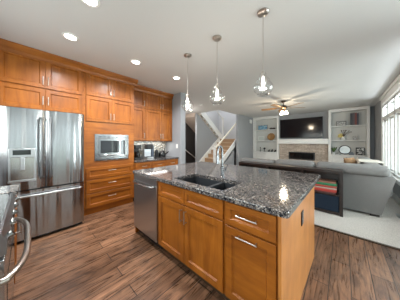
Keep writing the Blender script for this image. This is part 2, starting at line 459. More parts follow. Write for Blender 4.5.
m.box(DX - .02, DX + .012, -.162, .080, 1.145, 1.265, .006); m.box(DX - .02, DX + .006, -.162, -.145, .85, 1.145); m.box(DX - .02, DX + .006, .063, .080, .85, 1.145)
m.box(DX - .02, DX + .03, -.165, .083, .825, .85, .004)
disp = obj('dispenser_frame', m, steel_dull, dl)
obj('dispenser_recess', MB().box(DX - .018, DX + .001, -.145, .063, .85, 1.145), steel_mat('dispenser_well_steel', (.42, .40, .38), .22), dl)
obj('display', MB().box(DX + .012, DX + .014, -.125, .035, 1.18, 1.245), black_gloss, dl)
m = MB(); m.box(DX, DX + .028, -.06, -.02, .98, 1.145, .005); obj('paddle', m, steel_dull, dl)
obj('toe_grille', MB().box(-3.6, FX + .01, -.26, .62, .0, .045), black_matte, fr)

# --- cabinets over the refrigerator
cab = thing('wall_cabinet', 'four door maple cabinet over the stainless refrigerator', 'cabinet', (-3.77, .2, 1.83))
obj('body', MB().box(-4.06, XF, -.40, .690, 1.83, 2.66), wood_h, cab)
D0, D1, D2 = -.275, .195, .665
for (a0, a1, ha) in ((D0, D1 - .002, D1 - .03), (D1 + .002, D2, D1 + .03)):
    door(cab, '+x', XF, a0, a1, 2.19, 2.645, ha, 2.30)
    door(cab, '+x', XF, a0, a1, 1.85, 2.175, ha, 1.99)
pn = thing('filler_panel', 'tall maple panel standing at the left side of the refrigerator', 'panel', (-3.7, -.3, 0))
obj('panel', MB().box(-4.07, -3.47, -.40, -.29, 0, 1.83), wood_v, pn)

# --- tall oven cabinet with microwave
TY0, TY1 = .690, 1.612
tc = thing('tall_oven_cabinet', 'tall maple cabinet with drawers built around the microwave', 'cabinet', (-3.77, 1.15, 0))
m = MB(); m.box(-4.06, XF, TY0 + .001, TY1, .1, .986); m.box(-4.06, XF, TY0 + .001, TY1, 1.502, 2.66)
m.box(-4.06, XF, TY0 + .001, .873, .986, 1.502); m.box(-4.06, XF, 1.467, TY1, .986, 1.502)
obj('body', m, wood_h, tc)
obj('toe_kick', MB().box(-4.0, XF - .03, TY0 + .01, TY1 - .01, 0, .1), wood_h, tc)
YM = (TY0 + TY1) / 2
for (a0, a1, ha) in ((TY0 + .03, YM - .002, YM - .03), (YM + .002, TY1 - .03, YM + .03)):
    door(tc, '+x', XF, a0, a1, 2.215, 2.645, ha, 2.33)
    door(tc, '+x', XF, a0, a1, 1.735, 2.20, ha, 1.85)
for z0, z1 in ((.13, .385), (.40, .64), (.655, .87)):
    door(tc, '+x', XF, TY0 + .03, TY1 - .03, z0, z1, YM, (z0 + z1) / 2 + .03, .14, False, 'drawer')
mw = thing('microwave', 'stainless microwave built in to the tall maple cabinet', 'microwave', (-3.7, YM, .988))
my0, my1, mz0, mz1 = .875, 1.465, .988, 1.500
obj('body', MB().box(-3.95, XF - .002, my0, my1, mz0, mz1), dark_gray, mw)
m = MB(); X0, X1 = XF, XF + .018
m.box(X0, X1, my0 - .02, my1 + .02, mz0, mz0 + .085, .003); m.box(X0, X1, my0 - .02, my1 + .02, mz1 - .085, mz1, .003)
m.box(X0, X1, my0 - .02, my0 + .045, mz0 + .085, mz1 - .085); m.box(X0, X1, my1 - .045, my1 + .02, mz0 + .085, mz1 - .085)
obj('trim_frame', m, steel_trim, mw)
m = MB(); m.box(X0, X1 + .004, my0 + .048, my1 - .048, mz0 + .088, mz1 - .088, .004); dd = obj('door', m, steel_trim, mw)
obj('door_window', MB().box(X1 + .004, X1 + .006, my0 + .075, my1 - .165, mz0 + .145, mz1 - .12), black_gloss, dd)
obj('control_panel', MB().box(X1 + .004, X1 + .007, my1 - .15, my1 - .06, mz0 + .11, mz1 - .11), black_gloss, mw)
m = MB(); m.tube([(X1 + .005, my0 + .11, mz0 + .115), (X1 + .035, my0 + .13, mz0 + .115), (X1 + .035, my1 - .24, mz0 + .115), (X1 + .005, my1 - .22, mz0 + .115)], .008); obj('handle', m, chrome, dd, smooth=True)
m = MB()
for k in range(7): m.box(X1, X1 + .002, my0 + .04 + k * .075, my0 + .095 + k * .075, mz1 - .06, mz1 - .045)
obj('vent_slots', m, black_matte, mw)

# --- wall cabinets over the coffee counter
UX = -3.74
UY = [1.615, 2.02, 2.50, 2.885]
ulab = ['maple wall cabinet next to the tall oven cabinet, above the coffee maker', 'wide middle maple wall cabinet above the mosaic backsplash', 'maple wall cabinet ending against the gray return wall']
for i in range(3):
    u = thing('wall_cabinet', ulab[i], 'cabinet', (-3.9, (UY[i] + UY[i + 1]) / 2, 1.37), 'wall cabinets over the coffee counter')
    obj('body', MB().box(-4.07, UX, UY[i] + .0005, UY[i + 1] - .0005, 1.37, 2.66), wood_v, u)
    a0, a1 = UY[i] + (.03 if i == 0 else .004), UY[i + 1] - (.03 if i == 2 else .004)
    ha = a0 + .03 if i == 2 else a1 - .03
    door(u, '+x', UX, a0, a1, 2.205, 2.645, ha, 2.32)
    door(u, '+x', UX, a0, a1, 1.385, 2.19, ha, 1.51)
# crown moulding
m = MB()
def crown(x, y0, y1): m.prism([(x - .01, 2.60), (x + .025, 2.61), (x + .035, 2.65), (x + .075, 2.715), (x + .08, CEIL), (x - .01, CEIL)], 'y', y0, y1)
crown(XF, -.45, TY1 + .06); crown(UX, TY1 + .06, 2.885)
m.box(-4.06, XF + .06, TY1, TY1 + .05, 2.665, CEIL)
m.box(-4.06, XF, -.4, TY1, 2.662, CEIL); m.box(-4.06, UX, TY1, 2.885, 2.662, CEIL)
struct('trim_3', m, wood_h)
# backsplash, base cabinet, countertop
struct('trim_4', MB().box(-4.069, -4.055, 1.615, 2.885, .955, 1.37), mosaic)
bc = thing('base_cabinet', 'maple drawer cabinet under the coffee counter by the gray return wall', 'cabinet', (-3.77, 2.25, 0))
obj('body', MB().box(-4.05, XF, 1.62, 2.885, .1, .885), wood_h, bc); obj('toe_kick', MB().box(-4.0, XF - .05, 1.63, 2.88, 0, .1), toe_m, bc)
for i in range(3):
    a0 = 1.65 + i * .41; a1 = a0 + .395
    for z0, z1 in ((.13, .40), (.415, .685), (.70, .87)): door(bc, '+x', XF, a0, a1, z0, z1, (a0 + a1) / 2, (z0 + z1) / 2, .12, False, 'drawer', stile=.045)
ct = obj('countertop', MB().box(-4.052, XF + .035, 1.615, 2.887, .886, .922, .006), granite); tag(ct, 'granite countertop under the mosaic backsplash', 'countertop')

area('backsplash_fill_light', (-3.86, 2.25, 1.365), (0, 0, 0), .08, 1.1, 3, (1, .96, .9))  # fill lamp without fixture, added to brighten the backsplash
# things on the coffee counter
CZ = .922
k = thing('coffee_maker', 'black drip coffee maker against the mosaic backsplash by the tall cabinet', 'coffee maker', (-3.86, 1.86, CZ))
m = MB(); m.box(-3.98, -3.75, 1.77, 1.94, CZ, CZ + .04, .01); m.box(-3.98, -3.89, 1.77, 1.94, CZ + .04, CZ + .34, .01); m.box(-3.98, -3.75, 1.77, 1.94, CZ + .26, CZ + .36, .015)
obj('body', m, black_matte, k)
m = MB(); m.lathe([(0, .0), (.06, 0), (.072, .05), (.06, .12), (.045, .15), (0, .15)], (-3.82, 1.855, CZ + .045)); obj('carafe', m, black_gloss, k, smooth=True)
m = MB(); m.tube([(-3.76, 1.855, CZ + .17), (-3.71, 1.855, CZ + .16), (-3.71, 1.855, CZ + .09), (-3.755, 1.855, CZ + .07)], .008); obj('carafe_handle', m, black_matte, k, smooth=True)
k = thing('pod_brewer', 'silver and black single cup brewer, second machine on the coffee counter', 'coffee maker', (-3.84, 2.17, CZ))
m = MB(); m.box(-3.97, -3.72, 2.07, 2.27, CZ, CZ + .035, .01); m.box(-3.97, -3.86, 2.07, 2.27, CZ + .035, CZ + .36, .015); obj('body', m, steel_dull, k)
m = MB(); m.box(-3.97, -3.73, 2.075, 2.265, CZ + .24, CZ + .38, .03, 3); obj('brew_head', m, black_matte, k)
m = MB(); m.box(-3.99, -3.86, 2.275, 2.36, CZ, CZ + .34, .012); obj('water_tank', m, plain('smoky_plastic', (.10, .12, .16), .15), k)
k = thing('kettle', 'dark rounded kettle with loop handle near the gray return wall', 'kettle', (-3.86, 2.62, CZ))
m = MB(); m.lathe([(0, 0), (.09, 0), (.105, .03), (.10, .10), (.07, .16), (.03, .185), (.012, .19), (.012, .21), (0, .212)], (-3.86, 2.62, CZ)); obj('body', m, black_gloss, k, smooth=True)
m = MB(); m.tube([(-3.86 + .0, 2.62 - .085, CZ + .14), (-3.86, 2.62 - .08, CZ + .24), (-3.86, 2.62, CZ + .275), (-3.86, 2.62 + .08, CZ + .24), (-3.86, 2.62 + .085, CZ + .14)], .009); obj('handle', m, black_matte, k, smooth=True)
m = MB(); m.tube([(-3.80, 2.68, CZ + .07), (-3.75, 2.73, CZ + .13), (-3.73, 2.75, CZ + .16)], [.022, .015, .011]); obj('spout', m, black_gloss, k, smooth=True)
m = MB(); m.lathe([(0, 0), (.045, 0), (.048, .01), (.048, .17), (.04, .18), (.04, .20), (.012, .205), (.012, .225), (0, .226)], (-3.9, 2.46, CZ)); tag(obj('canister', m, plain('canister_black', (.02, .02, .022), .25), smooth=True), 'slim dark canister between the brewer and the kettle', 'canister')
m = MB(); m.box(-3.372, -3.36, 0, 0, 0, 0) if False else None
sw = thing('light_switch', 'white light switch plate on the gray return wall', 'light switch', (-3.52, 2.89, 1.20))
obj('plate', MB().box(-3.56, -3.48, 2.883, 2.8895, 1.17, 1.29, .002), white_plastic, sw); obj('rocker', MB().box(-3.535, -3.505, 2.879, 2.883, 1.195, 1.265), white_plastic, sw)

# ================================================================== ISLAND
IY = 1.09; IXR = -.285; IYB = 2.28
# dishwasher
dw = thing('dishwasher', 'stainless dishwasher built in to the end of the island', 'dishwasher', (-1.99, 1.4, 0))
obj('body', MB().box(-2.285, -1.69, IY, 1.68, .1, .885), dark_gray, dw)
obj('door', MB().box(-2.285, -1.69, IY - .028, IY, .115, .80, .005), steel_dull, dw)
obj('control_panel', MB().box(-2.285, -1.69, IY - .028, IY, .803, .885, .004), steel_dull, dw)
m = MB(); m.tube([(-2.24, IY - .028, .79), (-2.22, IY - .065, .785), (-2.1, IY - .078, .785), (-1.98, IY - .082, .785), (-1.86, IY - .078, .785), (-1.75, IY - .065, .785), (-1.73, IY - .028, .79)], .013)
obj('handle', m, steel, dw, smooth=True)
obj('toe_kick', MB().box(-2.285, -1.69, IY + .05, IY + .07, 0, .1), black_matte, dw)
obj('side_panel', MB().box(-2.305, -2.286, IY, 1.7, 0, .885), wood_v, dw)
# sink base
sb = thing('sink_cabinet', 'maple island cabinet with two doors under the sink', 'cabinet', (-1.2, 1.5, 0))
m = MB(); m.box(-1.688, -.713, IY, IY + .02, .1, .885); m.box(-1.688, -1.67, IY + .02, 1.69, .1, .885); m.box(-.731, -.713, IY + .02, 1.69, .1, .885); m.box(-1.67, -.731, 1.67, 1.69, .1, .885); m.box(-1.67, -.731, IY + .02, 1.67, .1, .12)
obj('body', m, wood_v, sb); obj('toe_kick', MB().box(-1.688, -.713, IY + .06, IY + .08, 0, .1), toe_m, sb)
SX = -1.192
for a0, a1, ha in ((-1.655, SX - .003, SX - .033), (SX + .003, -.725, SX + .033)):
    door(sb, '-y', IY, a0, a1, .115, .70, ha, .60, .13)
    door(sb, '-y', IY, a0, a1, .715, .87, name='drawer_front', stile=.042)
# right bank
rb = thing('pullout_cabinet', 'maple island cabinet with drawer over tall pull-out front and pale end panel', 'cabinet', (-.5, 1.6, 0))
obj('body', MB().box(-.711, -.305, IY, 1.69, .1, .885), wood_v, rb); obj('toe_kick', MB().box(-.711, -.31, IY + .06, 1.68, 0, .1), toe_m, rb)
door(rb, '-y', IY, -.70, -.318, .70, .87, -.51, .80, .16, False, 'drawer', stile=.045)
door(rb, '-y', IY, -.70, -.318, .115, .685, -.51, .645, .16, False, 'pull_out_front')
SK = .022
obj('end_panel', MB().prism([(-.304, IY - .02), (IXR, IY - .02), (IXR + .034, IYB), (-.304, IYB)], 'z', 0, .885), wood_end, rb, label='pale maple end panel')
OX = IXR + .0165
ol = thing('power_outlet', 'black power outlet on the pale end panel of the island', 'outlet', (OX, 1.64, .62))
obj('plate', MB().box(OX, OX + .006, 1.60, 1.68, .62, .74, .002), black_matte, ol); obj('socket', MB().box(OX + .006, OX + .008, 1.622, 1.658, .635, .67).box(OX + .006, OX + .008, 1.622, 1.658, .69, .725), dark_gray, ol)
bk = thing('island_back_cabinet', 'maple seating side of the island facing the living room', 'cabinet', (-1.3, 2.0, 0))
obj('body', MB().box(-2.30, -.306, 1.70, IYB, 0.0, .885), wood_v, bk)
# countertop with sink cutout
CX0, CX1, CY0, CY1 = -2.325, -.238, 1.052, 2.57
HX0, HX1, HY0, HY1 = -1.47, -.775, 1.15, 1.52
def counter_with_hole():
    b = bmesh.new()
    def rr(x0, x1, y0, y1, r, z, n=5):
        o = []
        for cx, cy, a in ((x1 - r, y1 - r, 0), (x0 + r, y1 - r, 90), (x0 + r, y0 + r, 180), (x1 - r, y0 + r, 270)):
            for k in range(n + 1): o.append(b.verts.new((cx + r * math.cos(R(a + 90 * k / n)), cy + r * math.sin(R(a + 90 * k / n)), z)))
        return o
    z0, z1, e = .886, .926, .010
    O = [rr(CX0, CX1, CY0, CY1, .025, z0), rr(CX0, CX1, CY0, CY1, .025, z1 - e)]
    O.append(rr(CX0 + e * .3, CX1 - e * .3, CY0 + e * .3, CY1 - e * .3, .024, z1 - e * .3)); O.append(rr(CX0 + e, CX1 - e, CY0 + e, CY1 - e, .02, z1))
    I = [rr(HX0, HX1, HY0, HY1, .03, z1), rr(HX0, HX1, HY0, HY1, .03, z0)]
    n = len(O[0])
    L = O + I
    for A, B in zip(L, L[1:]):
        for k in range(n): b.faces.new((A[k], A[(k + 1) % n], B[(k + 1) % n], B[k]))
    A, B = I[1], O[0]
    for k in range(n): b.faces.new((A[k], A[(k + 1) % n], B[(k + 1) % n], B[k]))
    for v in b.verts:
        if v.co.x > -.5: v.co.x += -.006 + .030 * (v.co.y - CY0) / (CY1 - CY0)
    bmesh.ops.recalc_face_normals(b, faces=b.faces[:])
    return MB().add(b)
tag(obj('island_countertop', counter_with_hole(), granite), 'speckled gray brown granite slab on the kitchen island with sink cutout', 'countertop')
IZ = .926
sk = thing('sink', 'dark double bowl undermount sink in the island granite', 'sink', ((HX0 + HX1) / 2, (HY0 + HY1) / 2, .68))
def bowl(x0, x1, y0, y1, z0, z1, t=.008):
    m = MB()
    m.box(x0, x1, y0, y0 + t, z0, z1); m.box(x0, x1, y1 - t, y1, z0, z1); m.box(x0, x0 + t, y0 + t, y1 - t, z0, z1); m.box(x1 - t, x1, y0 + t, y1 - t, z0, z1)
    m.box(x0 + t, x1 - t, y0 + t, y1 - t, z0, z0 + t); return m
DVX = -1.03
b1 = obj('bowl', bowl(HX0 - .01, DVX - .012, HY0 - .01, HY1 + .01, .69, .884), sink_m, sk)
b2 = obj('bowl', bowl(DVX + .012, HX1 + .01, HY0 - .01, HY1 + .01, .72, .884), sink_m, sk)
obj('divider', MB().box(DVX - .0118, DVX + .0118, HY0 - .01, HY1 + .01, .86, .884, .003), sink_m, sk)
for b, x in ((b1, (HX0 + DVX) / 2), (b2, (HX1 + DVX) / 2)):
    m = MB(); m.lathe([(0, 0), (.04, 0), (.045, .003), (.03, .004), (0, .002)], (x, (HY0 + HY1) / 2, .699 if b is b1 else .729)); obj('drain', m, chrome, b, smooth=True)
fc = thing('faucet', 'chrome gooseneck pull-down faucet behind the island sink', 'faucet', (-1.08, 1.585, IZ))
fx, fy = -1.08, 1.585
m = MB(); m.lathe([(0, 0), (.03, 0), (.03, .008), (.022, .014), (.019, .05), (.019, .13), (.015, .135), (0, .135)], (fx, fy, IZ)); obj('base', m, faucet_m, fc, smooth=True)
pts = [(fx, fy, IZ + .12), (fx, fy, IZ + .30)] + [(fx, fy - .045 + .045 * math.cos(R(a)), IZ + .30 + .075 * math.sin(R(a))) for a in range(15, 181, 15)] + [(fx, fy - .09, IZ + .27)]
m = MB(); m.tube(pts, .0125, 12); obj('spout', m, faucet_m, fc, smooth=True)
m = MB(); m.cyl((fx, fy - .09, IZ + .27), (fx, fy - .092, IZ + .17), .016, .021); obj('spray_head', m, faucet_m, fc, smooth=True)
m = MB(); m.cyl((fx, fy, IZ + .09), (fx + .05, fy, IZ + .09), .014); m.cyl((fx + .045, fy, IZ + .09), (fx + .075, fy, IZ + .16), .007, .006); obj('lever', m, faucet_m, fc, smooth=True)

# ================================================================== RANGE CORNER
rg = thing('range', 'stainless cooking range at the near left with bowed oven handle', 'range', (-1.65, -.4, 0))
RX0, RX1, RY = -2.10, -1.20, -.095
obj('body', MB().box(RX0, RX1, -.715, RY, .06, .905), steel_dull, rg)
obj('cooktop', MB().box(RX0 + .004, RX1 - .004, -.70, RY + .005, .905, .917, .003), black_gloss, rg)
m = MB(); m.prism([(RY, .80), (RY + .028, .81), (RY + .03, .875), (RY + .012, .915), (RY, .918)], 'x', RX0, RX1); obj('control_panel', m, steel_dark, rg)
od = obj('oven_door', MB().box(RX0 + .004, RX1 - .004, RY, RY + .022, .24, .785, .004), steel, rg)
obj('door_window', MB().box(RX0 + .15, RX1 - .15, RY + .022, RY + .024, .34, .62), black_gloss, od)
pts = []
for k in range(15):
    s = k / 14 * 2 - 1; pts.append((-1.56 + s * .425, RY + .03 + .068 * (1 - s ** 4), .72))
pts = [(pts[0][0], RY + .015, .72)] + pts + [(pts[-1][0], RY + .015, .72)]
m = MB(); m.tube(pts, .0155, 12); obj('handle', m, plain('warm_satin_nickel', (.40, .36, .32), .3, 1), od, smooth=True)
obj('storage_drawer', MB().box(RX0 + .004, RX1 - .004, RY, RY + .02, .07, .225, .004), steel, rg)
for k in range(5):
    x = RX0 + .07 + k * .19
    m = MB(); m.cyl((x, RY + .022, .865), (x, RY + .048, .879), .018, .016, 14); m.cyl((x, RY + .018, .862), (x, RY + .026, .867), .022, n=14); obj('knob', m, steel_trim, rg, smooth=True)
m = MB()
for x0 in (RX0 + .05, RX0 + .335, RX0 + .62):
    for k in range(4): m.box(x0 + k * .073, x0 + k * .073 + .012, -.66, -.16, .93, .942)
    for y in (-.66, -.42, -.172): m.box(x0, x0 + .231, y, y + .012, .917, .931)
obj('grate', m, black_matte, rg)
cc = thing('corner_base_cabinet', 'narrow maple base cabinet between the range and the refrigerator', 'cabinet', (-2.27, -.4, 0))
obj('body', MB().box(-2.43, RX0 - .003, -.715, -.09, 0, .885), wood_v, cc)
door(cc, '+y', -.09, -2.42, RX0 - .013, .12, .70, -2.14, .60); door(cc, '+y', -.09, -2.42, RX0 - .013, .715, .87, name='drawer', stile=.04)
tag(obj('small_countertop', MB().box(-2.45, RX0 - .003, -.717, -.055, .886, .922, .006), granite), 'small granite top on the narrow cabinet beside the range', 'countertop')

# ================================================================== CEILING LAMPS
def can_light(x, y, label, ):
    t = thing('recessed_light', label, 'ceiling light', (x, y, CEIL - .012), 'recessed can lights')
    m = MB(); m.lathe([(.062, .012), (.062, .006), (.068, .0), (.088, .006), (.09, .012)], (x, y, CEIL - .012), 28); obj('trim_ring', m, white_plastic, t, smooth=True)
    m = MB(); m.lathe([(0, .006), (.066, .006), (.066, .0115), (0, .0115)], (x, y, CEIL - .012), 28); obj('lens', m, glow_can, t)
    l = bpy.data.lights.new('can_light', 'SPOT'); l.energy = 80 * LAMP; l.color = (.97, .985, 1); l.spot_size = R(158); l.spot_blend = .5; l.shadow_soft_size = .06
    o = bpy.data.objects.new('can_light', l); C.objects.link(o); o.location = (x, y, CEIL - .02)
can_light(-2.66, .385, 'recessed ceiling light nearest the refrigerator cabinets')
can_light(-2.66, 1.27, 'recessed ceiling light in front of the tall oven cabinet')
can_light(-2.67, 2.175, 'recessed ceiling light nearest the gray return wall')
can_light(-1.83, .41, 'recessed ceiling light cut by the top edge of the photo')
can_light(-5.1, 4.3, 'added unseen recessed light in the hall before the staircase')  # unseen fixture added as a light source for the hall
l = bpy.data.lights.new('hall_fill_light', 'POINT'); l.energy = 22; l.color = (1, .93, .85); l.shadow_soft_size = .12  # point lamp without fixture, added to brighten the stair soffit
o = bpy.data.objects.new('hall_fill_light', l); C.objects.link(o); o.location = (-5.1, 4.3, 2.35)
can_light(-1.83, -1.2, 'added unseen recessed light behind the range')  # another unseen fixture, kept as an extra light source

# pendants
p = thing('pendant_lamp', 'clear glass pendant lamp nearest the camera, largest of three', 'pendant lamp', (-.634, 1.70, CEIL), 'glass pendants over the island')
m = MB(); m.lathe([(0, 0), (.06, 0), (.06, -.012), (.045, -.026), (.012, -.03), (0, -.03)]); obj('canopy', m, nickel, p, True, True)
m = MB(); m.cyl((0, 0, -.03), (0, 0, -.635), .0035, n=8); obj('stem', m, nickel, p, True, True)
m = MB(); m.lathe([(0, -.625), (.012, -.63), (.018, -.64), (.018, -.69), (.0, -.69)]); obj('socket', m, nickel, p, True, True)
prof = [(0.021, -0.655), (0.034, -0.66), (0.037, -0.69), (0.043, -0.705), (0.06, -0.718), (0.066, -0.73), (0.066, -0.742), (0.05, -0.7425), (0.0663, -0.7516), (0.0799, -0.7631), (0.0903, -0.7764), (0.097, -0.7911), (0.0999, -0.8066), (0.0988, -0.8222), (0.0937, -0.8373), (0.0848, -0.8513), (0.0725, -0.8637), (0.0574, -0.8739), (0.0399, -0.8815), (0.0208, -0.8863), (0.062, -0.872), (0.064, -0.882), (0.05, -0.893), (0.0, -0.896)]
m = MB(); m.lathe(prof, n=32); obj('glass_shade', m, pend_glass, p, True, True)
m = MB(); m.lathe([(0, -.69), (.012, -.692), (.012, -.72), (.018, -.75), (.020, -.77), (.013, -.79), (0, -.795)]); obj('bulb', m, glow, p, True, True)
pends = [p, dup(p, (-1.243, 1.705, CEIL), 'clear glass pendant lamp hanging over the sink, middle of three'),
         dup(p, (-1.84, 1.73, CEIL), 'clear glass pendant lamp over the dishwasher end of the island')]
for q in pends:
    l = bpy.data.lights.new('pendant_bulb', 'POINT'); l.energy = 5 * LAMP; l.color = (1, .9, .78); l.shadow_soft_size = .04
    o = bpy.data.objects.new('pendant_bulb', l); C.objects.link(o); o.location = (q.location.x, q.location.y, CEIL - .82)

# ceiling fan
FXc, FYc = -1.50, 5.85
fan = thing('ceiling_fan', 'bronze ceiling fan with wooden blades and lit glass shades', 'ceiling fan', (FXc, FYc, CEIL))
m = MB(); m.lathe([(0, 0), (.075, 0), (.07, -.03), (.04, -.06), (.015, -.065), (0, -.065)]); obj('canopy', m, bronze, fan, True, True)
m = MB(); m.cyl((0, 0, -.06), (0, 0, -.17), .014); obj('downrod', m, bronze, fan, True, True)
m = MB(); m.lathe([(0, -.15), (.05, -.155), (.10, -.175), (.12, -.20), (.12, -.235), (.09, -.265), (.05, -.28), (.045, -.33), (0, -.33)]); obj('motor', m, bronze, fan, True, True)
for k in range(5):
    a = R(42.3 + 72 * k)
    mt = Matrix.Rotation(a, 4, 'Z') @ Matrix.Translation((0, 0, -.225)) @ Matrix.Rotation(R(10), 4, 'X')
    b = MB().prism([(.20, -.055), (.30, -.068), (.68, -.075), (.715, -.05), (.72, 0), (.715, .05), (.68, .075), (.30, .068), (.20, .055)], 'z', -.004, .004).xf(mt)
    bl = obj('blade', b, blade_wood, fan, False, True)
    obj('blade_bracket', MB().box(.09, .27, -.018, .018, -.014, -.005).xf(mt), bronze, bl, False, True)
lk = []
for k in range(3):
    a = R(20 + 120 * k); cx, cy = .085 * math.cos(a), .085 * math.sin(a)
    m = MB(); m.tube([(0, 0, -.30), (cx * .7, cy * .7, -.315), (cx, cy, -.335)], .009); ar = obj('lamp_arm', m, bronze, fan, True, True)
    m = MB(); m.lathe([(.02, 0), (.03, -.012), (.048, -.05), (.06, -.10), (.062, -.105), (.055, -.10), (0, -.06)], (cx, cy, -.335)); obj('lamp_shade', m, glow_warm, ar, True, True)
m = MB(); m.tube([(0, 0, -.33), (0, 0, -.52)], .002, 6); m.sphere((0, 0, -.53), .008, u=8, v=6); obj('pull_chain', m, nickel, fan, False, True)
l = bpy.data.lights.new('fan_bulb', 'POINT'); l.energy = 38 * LAMP; l.color = (1, .85, .65); l.shadow_soft_size = .08
o = bpy.data.objects.new('fan_bulb', l); C.objects.link(o); o.location = (FXc, FYc, CEIL - .48)
m = MB(); m.lathe([(0, 0), (.05, -.0), (.06, .012), (.062, .03), (0, .03)], (-3.9, 4.35, CEIL - .03)); tag(obj('smoke_detector', m, white_plastic, smooth=True), 'small white smoke detector on the ceiling near the stair opening', 'smoke detector')
tag(obj('alarm_box', MB().box(-3.879, -3.83, 8.38, 8.62, 2.40, 2.60, .008), white_plastic), 'small square white box high on the gray wall left of the bookcase', 'alarm box')

# ================================================================== STAIRCASE
st = thing('staircase', 'switchback staircase with brown steps and white trim behind the kitchen', 'staircase', (-4.6, 5.4, 0))
rise, run = .19, .26; ys0 = 5.42
for i in range(8):
    y = ys0 + run * i; z = rise * i
    rs = obj('riser', MB().box(-5.08, -4.14, y, y + (run if i < 7 else .2), max(0, z - .02), z + rise - .03), stair_brown, st)
    obj('tread', MB().box(-5.08, -4.14, y - .025, y + (run if i < 7 else .2), z + rise - .03, z + rise, .006), stair_tread_m, rs)
LZ = 8 * rise
obj('landing', MB().box(-6.15, -4.01, ys0 + 8 * run - .06, 8.6, LZ - .25, LZ), stair_tread_m, st)
y2 = ys0 + 8 * run - .06
for i in range(8):
    y = y2 - run * i; z = LZ + rise * i
    rs = obj('riser', MB().box(-6.14, -5.13, y - run, y, z, z + rise - .03), white_trim, st)
    obj('tread', MB().box(-6.14, -5.13, y - run, y + .025, z + rise - .03, z + rise, .006), stair_tread_m, rs)
def slant(x0, x1, ya, za, yb, zb, lo, hi): return MB().prism([(ya, za + lo), (yb, zb + lo), (yb, zb + hi), (ya, za + hi)], 'x', x0, x1)
obj('stringer', slant(-5.118, -5.085, ys0 - .05, .15, y2, LZ + .15, -.30, .14), white_trim, st)
obj('stringer', slant(-4.138, -4.10, ys0 - .02, .12, y2, LZ + .02, -.24, .05), white_trim, st)
obj('stringer', slant(-5.128, -5.07, y2 + .02, LZ + .1, y2 - 8 * run, LZ + 8 * rise + .1, -.22, .12), white_trim, st)
obj('soffit', slant(-6.148, -5.23, y2, LZ - .05, y2 - 8 * run, LZ + 8 * rise - .05, -.42, -.0), beige_wall, st)
obj('side_wall', MB().prism([(ys0 + .45, 0), (7.1, 0), (7.1, .95), (ys0 + .45, .10)], 'x', -4.13, -4.105), gray_wall, st)
def post(x, y, z0, z1):
    m = MB(); m.box(x - .045, x + .045, y - .045, y + .045, z0, z1, .004); m.box(x - .055, x + .055, y - .055, y + .055, z1, z1 + .03, .006); return m
obj('newel_post', post(-4.12, 5.46, 0, 1.16), white_trim, st)
obj('newel_post', post(-5.06, y2 + .06, LZ, LZ + 1.2), white_trim, st)
m = MB(); m.tube([(-4.12, 5.46, 1.04), (-4.12, 7.5, 2.44)], .034, 10); obj('handrail', m, rail_wood, st, smooth=True)
m = MB(); m.tube([(-5.06, y2 + .06, LZ + 1.12), (-5.06, y2 - 1.4, LZ + 2.15)], .034, 10); obj('handrail', m, white_trim, st, smooth=True)
m = MB(); m.tube([(-6.06, 5.2, 1.15), (-6.06, 6.7, .2)], .025, 10)
for yy, zz in ((5.5, .96), (6.4, .39)): m.cyl((-6.13, yy, zz - .03), (-6.06, yy, zz), .01)
hr = obj('cellar_handrail', m, white_trim, smooth=True); tag(hr, 'pale sloping handrail on the shaded hall wall left of the staircase', 'handrail')
area('stair_fill_light', (-5.0, 6.6, 5.15), (0, 0, 0), .5, .5, 60 * LAMP, (.9, .95, 1))  # unseen fill lamp added to brighten the landing wall

# ================================================================== FIREPLACE WALL
BY = 8.80
struct('trim_5', MB().box(-2.485, -.475, 8.93, 9.1, 0.012, 1.26), stone)
mn = obj('mantel', MB().box(-2.484, -.476, 8.76, 9.098, 1.262, 1.30).box(-2.484, -.476, 8.72, 9.098, 1.30, 1.44, .006).box(-2.484, -.476, 8.70, 9.098, 1.44, 1.49, .006), white_trim)
tag(mn, 'thick white mantel shelf under the television', 'mantel')
fp = thing('fireplace', 'black linear fireplace set in the stone below the white mantel', 'fireplace', (-1.47, 8.92, .51))
fx0, fx1 = -2.04, -.96
m = MB(); m.box(fx0, fx1, 8.90, 8.929, .50, .54); m.box(fx0, fx1, 8.90, 8.929, .82, .86); m.box(fx0, fx0 + .05, 8.90, 8.929, .54, .82); m.box(fx1 - .05, fx1, 8.90, 8.929, .54, .82)
obj('frame', m, black_matte, fp); obj('glass_front', MB().box(fx0 + .05, fx1 - .05, 8.915, 8.92, .54, .82), black_gloss, fp)
tv = thing('television', 'large wall mounted television above the white mantel', 'television', (-1.56, 9.0, 1.57))
obj('housing', MB().box(-2.455, -.675, 8.97, 9.03, 1.555, 2.51, .006), black_matte, tv); obj('screen', MB().box(-2.44, -.69, 8.966, 8.969, 1.58, 2.50), plain('screen_glass', (.008, .006, .008), .12, spec=.25), tv)
obj('wall_mount', MB().box(-1.85, -1.25, 9.03, 9.099, 1.8, 2.2), black_matte, tv)

